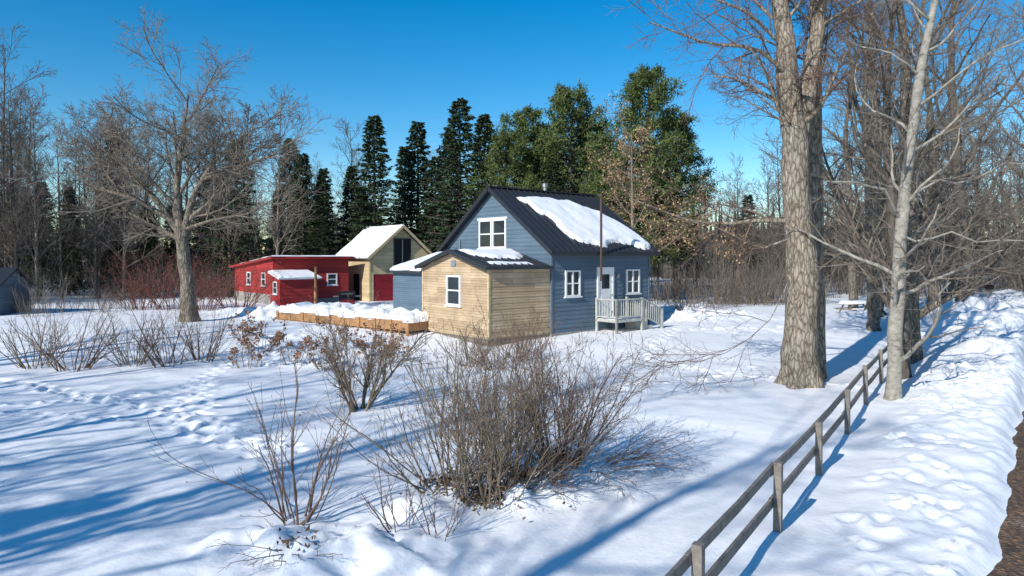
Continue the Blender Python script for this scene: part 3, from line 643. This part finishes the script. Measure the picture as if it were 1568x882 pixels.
# porch
p=MB(); PX0,PX1,PD,PZ0=2.85,4.8,1.4,1.08
p.box(PX0,PX1,-PD,-.04,PZ0-.12,PZ0,0)
def rail(a,b,za,zb,H=.95,balu=True):
    a=Vector((*a,za));b=Vector((*b,zb)); up=Vector((0,0,1))
    p.beam(a+up*H,b+up*H,.09,.05,0); p.beam(a+up*.12,b+up*.12,.05,.06,0)
    L=(b-a).length; n=int(L/.16)
    for i in range(n+1):
        q=a+(b-a)*i/n; big=i in (0,n)
        if big: p.beam(q-up*.9,q+up*(H+.05),.1,.1,0,ref=(1,0,0))
        else: p.beam(q+up*.13,q+up*(H-.03),.035,.035,0,ref=(1,0,0))
rail((PX0+.05,-.1),(PX0+.05,-PD+.05),PZ0,PZ0); rail((PX0+.05,-PD+.05),(PX1-.05,-PD+.05),PZ0,PZ0)
rail((PX1,-PD+.05),(PX1+1.5,-PD+.05),PZ0,.5); rail((PX1,-.35),(PX1+1.5,-.35),PZ0,.5)
for i in range(3): p.box(PX1+.42*i,PX1+.42*i+.44,-PD+.12,-.4,.1,PZ0-.2-.19*i,0)
p.obj('porch',[GREYP],HS)
snow_patch('porch_snow',(0,0,PZ0),(1,0,0),(0,-1,0),[(PX0+.1,.1),(PX1,.1),(PX1,1.3),(PX0+.1,1.3)],.08,HS,.08,.1)
# lean-to
l=MB(); LX=-3.3; LY0,LY1=5.25,8.45; LZ0,LZ1=3.4,4.3
l.box(LX+.01,-.04,LY0+.01,LY1-.01,-.6,LZ0,0)
l.poly([(LX+.01,LY1-.01,LZ0),(-.04,LY1-.01,LZ1-.02),(-.04,LY1-.01,LZ0)],0)
l.lap((LX,0,0),(0,1,0),(-1,0,0),.5,LZ0-.02,lambda z:(LY0,LY1),.2,0)
l.lap((0,LY1,0),(-1,0,0),(0,1,0),.5,LZ0-.02,lambda z:(.05,-LX),.2,0)
l.slab([(LX-.3,LY0-.1,LZ0-.05),(LX-.3,LY1+.25,LZ0-.05),(-.05,LY1+.25,LZ1+.03),(-.05,LY0-.1,LZ1+.03)],.12,1)
l.obj('lean_to',[BLUE,ROOF],HS)
vv=Vector((-LX+.25,0,LZ1-LZ0+.08)).normalized()
snow_patch('lean_to_snow',(LX-.3,LY0,LZ0-.05),(0,1,0),vv,[(.1,.1),(3.3,.1),(3.3,3.3),(.1,3.3)],.17,HS,.09,.12)

# wooden addition
WA=empty('wooden_addition',(1.8,31.1,0),RZ)
AX=-3.58; AY0,AY1=.06,5.15; AE,AP=3.58,4.28; ym=(AY0+AY1)/2; asl=(AP-AE)/(ym-AY0)
a=MB()
a.box(AX+.01,-.05,AY0+.01,AY1-.01,.55,AE,0); a.poly([(AX+.01,AY0+.01,AE),(AX+.01,ym,AP-.02),(AX+.01,AY1-.01,AE)],0)
ge=lambda z:(AY0+max(0,(z-AE)/asl),AY1-max(0,(z-AE)/asl))
a.lap((AX,0,0),(0,1,0),(-1,0,0),.62,AP-.1,ge,.24,0,.03)
a.lap((AX,AY0,0),(1,0,0),(0,-1,0),.62,AE-.02,lambda z:(0,-AX-.05),.24,0,.03)
a.lap((AX,AY1,0),(1,0,0),(0,1,0),.62,AE-.02,lambda z:(0,-AX-.05),.24,0,.03)
a.box(AX-.045,AX+.05,AY0-.045,AY0+.05,.6,AE-.01,2); a.box(AX-.045,AX+.05,AY1-.05,AY1+.045,.6,AE-.01,2)
a.box(AX+.04,-.06,AY0+.04,AY1-.04,-.7,.58,1)
a.ob((AX,ym-.16,0),(0,1,0),(-1,0,0),0,.32,3.62,3.9,.0,.06,3)
a.obj('walls',[WOOD,SKIRT,WOODY,GREYT],WA)
a=MB(); GA=((AX,0,0),(0,1,0),(-1,0,0)); a.window(*GA,2.05,3.1,1.86,3.22,0,1,1,2,.08); a.obj('window',[WHITE,GLASS],WA)
a=MB()
for ye,sgn in ((AY0-.25,1),(AY1+.25,-1)):
    ze=AE-.25*asl+.09
    a.slab([(AX-.3,ye,ze),(-.05,ye,ze),(-.05,ym,AP+.09),(AX-.3,ym,AP+.09)],.09,0)
    for k in np.arange(AX-.28,-.1,.38): a.beam((k,ye,ze+.015),(k,ym,AP+.105),.045,.04,0)
    a.beam((AX-.32,ye,ze-.06),(AX-.32,ym,AP+.03),.05,.17,0)
    a.beam((AX-.26,ye,ze-.03),(-.05,ye,ze-.03),.05,.14,0)
a.obj('metal_roof',[ROOF],WA)
ub=Vector((0,AY0-.25-ym,-(ym-AY0+.25)*asl)).normalized()
snow_patch('roof_snow',(0,ym,AP+.1),(1,0,0),ub,[(-3.3,.05),(-.2,.0),(-.2,.9),(-.9,1.6),(-2.2,1.5),(-3.1,1.0)],.11,WA,.08,.15)
snow_patch('roof_snow_strip',(0,ym,AP+.1),(1,0,0),ub,[(-3.2,2.0),(-1.0,2.1),(-1.0,2.4),(-3.2,2.35)],.06,WA,.07,.12)

# deck
D=empty('low_deck',(-4.75,31.5,0),math.atan2(.62,-.80))
d=MB(); d.box(0,10.6,-.06,0,.62,1.08,0); d.box(0,10.6,-3,-.07,.6,1.02,0)
for k in np.arange(0,10.6,1.15): d.box(k,k+.1,-.0,.05,-.2,1.1,0)
for k in np.arange(.15,10.5,.5): d.box(k,k+.09,-.05,-.02,-.1,.615,0)
d.obj('deck_boards',[PLANK],D)
snow_patch('deck_snow',(0,0,1.02),(1,0,0),(0,-1,0),[(-.1,.03),(10.7,.03),(10.7,2.98),(-.1,2.98)],.38,D,.1,.12,.9)

# red shed
RS=empty('red_shed',(-17.5,50,0),RZ)
w=MB(); SL,SG=6.0,8.4; za,zb=4.0,3.25
w.box(.01,SL-.01,.01,SG-.01,-.5,zb,0)
w.poly([(.01,.01,zb),(.01,.01,za),(.01,SG-.01,zb)],0); w.poly([(SL-.01,.01,zb),(SL-.01,.01,za),(SL-.01,SG-.01,zb)],0); w.poly([(.01,.01,zb),(SL-.01,.01,zb),(SL-.01,.01,za),(.01,.01,za)],0)
w.lap((0,0,0),(1,0,0),(0,-1,0),.9,za-.1,lambda z:(0,SL),.25,0)
w.lap((0,0,0),(0,1,0),(-1,0,0),1.3,zb,lambda z:(0,SG),.25,0); w.lap((0,0,0),(0,1,0),(-1,0,0),zb,za-.1,lambda z:(0,SG*(za-z)/(za-zb)),.25,0)
w.box(-.04,0,.02,SG,-.5,1.3,1); w.box(0,SL,-.04,0,-.5,.9,1)
w.slab([(-.35,-.4,za+.12),(SL+.35,-.4,za+.12),(SL+.35,SG+.3,zb+.1),(-.35,SG+.3,zb+.1)],.16,2)
w.obj('walls',[RED,CONC,RED],RS)
w=MB(); w.window((0,0,0),(0,1,0),(-1,0,0),1.4,2.2,1.9,2.9,0,1,1,2); w.window((0,0,0),(0,1,0),(-1,0,0),4.6,5.4,1.9,2.9,0,1,1,2); w.window((0,0,0),(1,0,0),(0,-1,0),4.2,5.0,1.9,2.8,0,1,1,2)
w.obj('windows',[WHITE,GLASS],RS)
snow_patch('roof_snow',(0,-.35,za+.12),(1,0,0),(0,SG,zb-za),[(-.25,.05),(SL+.25,.05),(SL+.25,8.9),(-.25,8.9)],.12,RS,.15,.1)
w=MB(); w.box(-.2,2.6,-1.9,-.05,-.4,2.55,0)
w.lap((-.2,-1.9,0),(1,0,0),(0,-1,0),.6,2.5,lambda z:(0,2.8),.25,0); w.lap((-.2,-1.9,0),(0,1,0),(-1,0,0),.6,2.5,lambda z:(0,1.85),.25,0)
w.slab([(-.4,-2.15,2.6),(2.8,-2.15,2.6),(2.8,-.03,3.05),(-.4,-.03,3.05)],.14,1)
w.window((-.2,-1.9,0),(0,1,0),(-1,0,0),.5,1.2,1.4,2.3,1,2,1,2)
w.obj('entry_porch',[RED,WHITE,GLASS],RS)
snow_patch('entry_snow',(0,-2.13,2.6),(1,0,0),(0,2.1,.45),[(-.35,.03),(2.75,.03),(2.75,2.1),(-.35,2.1)],.13,RS,.1,.06)

# barn
BN=empty('wooden_barn',(-11.3,54,0),RZ)
BW,BL,BE,BP=5.7,5.2,4.2,6.55; bs=(BP-BE)/(BW/2)
w=MB(); w.box(.01,BW-.01,.01,BL-.01,-.5,BE,0); w.poly([(.01,.01,BE),(BW/2,.01,BP-.02),(BW-.01,.01,BE)],0); w.poly([(.01,BL,BE),(BW/2,BL,BP-.02),(BW-.01,BL,BE)],0)
w.lap((0,0,0),(1,0,0),(0,-1,0),.5,BP-.1,lambda z:(max(0,(z-BE)/bs),BW-max(0,(z-BE)/bs)),.3,0,.015)
w.lap((0,0,0),(0,1,0),(-1,0,0),.5,BE,lambda z:(0,BL),.3,0,.015)
for c in (0,BW-.12): w.ob((0,0,0),(1,0,0),(0,-1,0),c,c+.12,.4,BE,.0,.06,0)
w.obj('walls',[WOODY],BN)
S=((0,0,0),(1,0,0),(0,-1,0)); w=MB()
w.ob(*S,2.3,3.7,3.35,5.5,.0,.04,0); w.ob(*S,2.2,2.3,3.3,5.6,0,.08,1); w.ob(*S,3.7,3.8,3.3,5.6,0,.08,1); w.ob(*S,2.3,3.7,5.5,5.6,0,.078,1); w.ob(*S,2.2,3.8,3.2,3.298,0,.09,1); w.ob(*S,2.96,3.04,3.35,5.5,.04,.06,2)  # framed black panel over uncut siding, its colour standing in for loft shade
w.obj('painted_loft_opening',[DARK,ROOF,STEEL],BN)
w=MB(); w.ob(*S,.35,2.6,.4,2.7,0,.05,0)
for k in range(1,4): w.ob(*S,.37,2.58,.4+.57*k,.43+.57*k,.05,.062,0)
w.ob(*S,.22,.35,.4,2.85,0,.08,1); w.ob(*S,2.6,2.73,.4,2.85,0,.08,1); w.ob(*S,.35,2.6,2.7,2.85,0,.078,1)
w.obj('garage_door',[DRED,WOODY],BN)
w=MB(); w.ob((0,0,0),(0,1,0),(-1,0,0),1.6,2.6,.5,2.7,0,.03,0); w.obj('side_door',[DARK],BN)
w=MB()
for xe in (-.4,BW+.4):
    ze=BE-.4*bs+.1; w.slab([(xe,-.45,ze),(BW/2,-.45,BP+.1),(BW/2,BL+.3,BP+.1),(xe,BL+.3,ze)],.1,0)
    w.beam((xe,-.47,ze-.06),(BW/2,-.47,BP+.04),.05,.2,1)
w.obj('roof',[ROOF,WOODY],BN)
v=Vector((-BW/2-.4,0,-(BW/2+.4)*bs)).normalized()
snow_patch('roof_snow',(BW/2,0,BP+.1),(0,1,0),v,[(-.42,-.02),(BL+.28,-.02),(BL+.28,4.1),(-.42,4.1)],.22,BN,.12,.05)

# far left small shed
LS=empty('grey_shed',(-31.3,40.5,0),math.radians(10))
w=MB(); w.box(-4,.6,0,4,-.5,2.3,0); w.lap((-4,0,0),(1,0,0),(0,-1,0),.3,2.3,lambda z:(0,4.6),.2,0); w.lap((.6,0,0),(0,1,0),(1,0,0),.3,2.3,lambda z:(0,4),.2,0)
w.poly([(.59,0,2.3),(.59,2,3.3),(.59,4,2.3)],0)
w.slab([(-4.2,-.3,2.2),(.8,-.3,2.2),(.8,2,3.4),(-4.2,2,3.4)],.1,2); w.slab([(-4.2,4.3,2.2),(.8,4.3,2.2),(.8,2,3.4),(-4.2,2,3.4)],.1,2)
w.ob((-4,0,0),(1,0,0),(0,-1,0),3.5,4.3,.4,2.1,0,.06,1)
w.obj('shed_body',[BLUE,WHITE,ROOF],LS)

# ---------------------------------------------------------------- fence
f=MB(); st=np.array([1.93,2.85]); prev=None
dirv=Vector((FD[0],FD[1],0)); nr=Vector((FD[1],-FD[0],0))
for k in range(-4,7):
    x,y=F0+st*k; x+=U(-.03,.03); z=G(x,y); h=1.02+U(-.04,.04)
    c=Vector((x,y,z)); tl=Vector((U(-.04,.04),U(-.04,.04),0))
    f.beam(c-Vector((0,0,.4)),c+Vector((0,0,h))+tl,.11,.11,0,ref=tuple(dirv))
    if prev is not None:
        for hh in (.88,.42):
            o=-nr*.08; e=Vector((0,0,U(-.03,.03)))
            a_=prev+Vector((0,0,hh))+o-dirv*.12; b_=c+Vector((0,0,hh))+o+dirv*.12+e
            m_=(a_+b_)/2-Vector((0,0,U(.0,.04)))
            f.beam(a_,m_,.045,.13,0); f.beam(m_,b_,.045,.13,0)
    prev=c
f.obj('wooden_rail_fence',[FENCE])

# ---------------------------------------------------------------- small things
g=MB(); g.cyl((0,0,-.4),(0.03,0,2.95),.11,0,10,.085); g.cyl((0.03,0,2.95),(.03,0,3.0),.11,0)
g.obj('wooden_post',[PLANK],None,(-13.4,46.5,.4))
g=MB(); z=0
for sx in (-.45,.45):
    for sy in (-.22,.22): g.beam((sx,sy,0),(sx,sy,.75),.05,.05,0,ref=(1,0,0))
g.box(-.5,.5,-.27,.27,.7,.9,0); 
for i in range(7):
    t0=math.pi*i/7;t1=math.pi*(i+1)/7
    g.poly([(-.5,-.27*math.cos(t0),.9+.27*math.sin(t0)),(.5,-.27*math.cos(t0),.9+.27*math.sin(t0)),(.5,-.27*math.cos(t1),.9+.27*math.sin(t1)),(-.5,-.27*math.cos(t1),.9+.27*math.sin(t1))],0)
for sx in (-.5,.5): g.poly([(sx,-.27*math.cos(math.pi*i/7),.9+.27*math.sin(math.pi*i/7)) for i in range(8)],0)
g.box(-.85,-.5,-.22,.22,.82,.87,1); g.box(.5,.85,-.22,.22,.82,.87,1); g.beam((-.35,-.33,1.0),(.35,-.33,1.0),.03,.03,1); g.box(-.42,.42,-.2,.2,.15,.65,2)
g.obj('barbecue_grill',[DARK,STEEL,DRED],None,(-10.4,43,.75),.3)
def picnic(x,y,rz):
    g=MB()
    for k in range(5): g.box(-.9,.9,-.38+.155*k,-.24+.155*k,.72,.76,0)
    for sy in (-.75,.62): 
        g.box(-.9,.9,sy,sy+.13,.42,.46,0)
    for sx in (-.6,.6):
        g.beam((sx,-.65,0),(sx,-.2,.72),.05,.1,0,ref=(1,0,0)); g.beam((sx,.65,0),(sx,.2,.72),.05,.1,0,ref=(1,0,0)); g.beam((sx,-.75,.4),(sx,.75,.4),.05,.09,0)
    E=empty('picnic_table',(x,y,G(x,y)-.12),rz); g.obj('table_frame',[FENCE],E)
    snow_patch('table_snow',(0,0,.76),(1,0,0),(0,1,0),[(-.88,-.36),(.88,-.36),(.88,.36),(-.88,.36)],.2,E,.06,.03)
    snow_patch('bench_snow',(0,-.68,.46),(1,0,0),(0,1,0),[(-.88,-.07),(.88,-.07),(.88,.07),(-.88,.07)],.1,E,.04,.01)
picnic(21.5,43,.4)
g=MB(); g.beam((0,0,-.3),(0,0,1.05),.09,.09,0,ref=(1,0,0)); g.box(-.11,.11,-.25,.25,1.05,1.2,1)
for i in range(6):
    t0=math.pi*i/6;t1=math.pi*(i+1)/6
    g.poly([(-.11*math.cos(t0),-.25,1.2+.11*math.sin(t0)),(-.11*math.cos(t0),.25,1.2+.11*math.sin(t0)),(-.11*math.cos(t1),.25,1.2+.11*math.sin(t1)),(-.11*math.cos(t1),-.25,1.2+.11*math.sin(t1))],1)
for sy in (-.25,.25): g.poly([(-.11*math.cos(math.pi*i/6),sy,1.2+.11*math.sin(math.pi*i/6)) for i in range(7)],1)
g.box(.11,.13,.05,.2,1.2,1.45,2)
g.obj('roadside_mailbox',[FENCE,DARK,DRED],None,(26.5,38,G(26.5,38)+.2),.6)

# ---------------------------------------------------------------- light, sky, camera
to_sun=Vector((-.62,-.785,0)).normalized()*math.cos(math.radians(30)); to_sun.z=math.sin(math.radians(30))
sd=bpy.data.lights.new('sun','SUN'); sd.energy=5.0; sd.angle=math.radians(.5); sd.color=(1,.96,.90)
so=bpy.data.objects.new('sun',sd); COL.objects.link(so); so.rotation_euler=(-to_sun).to_track_quat('-Z','Y').to_euler(); so.location=(-20,-30,30)
wd=bpy.data.worlds.new('World'); scene.world=wd; wd.use_nodes=True; nt=wd.node_tree
sk=nt.nodes.new('ShaderNodeTexSky'); sk.sky_type='NISHITA'; sk.sun_disc=False; sk.sun_elevation=math.radians(30); sk.sun_rotation=math.radians(218.3)
sk.air_density=1.0; sk.dust_density=.1; sk.ozone_density=2.6
hs=nt.nodes.new('ShaderNodeHueSaturation'); hs.inputs['Saturation'].default_value=1.5; hs.inputs['Hue'].default_value=.497
bg=nt.nodes['Background']; bg.inputs['Strength'].default_value=.148
nt.links.new(sk.outputs[0],hs.inputs['Color']); nt.links.new(hs.outputs[0],bg.inputs['Color'])
cd=bpy.data.cameras.new('camera'); cd.lens=24; cd.sensor_width=36; cd.shift_y=-46/1568; cd.clip_end=5000; cd.clip_start=.1
co=bpy.data.objects.new('camera',cd); COL.objects.link(co); co.location=(0,0,4); co.rotation_euler=(math.pi/2,0,0); scene.camera=co
scene.view_settings.view_transform='Standard'; scene.view_settings.look='None'; scene.view_settings.exposure=0
print('forest',cnt,'verts',sum(len(m.vertices) for m in bpy.data.meshes))
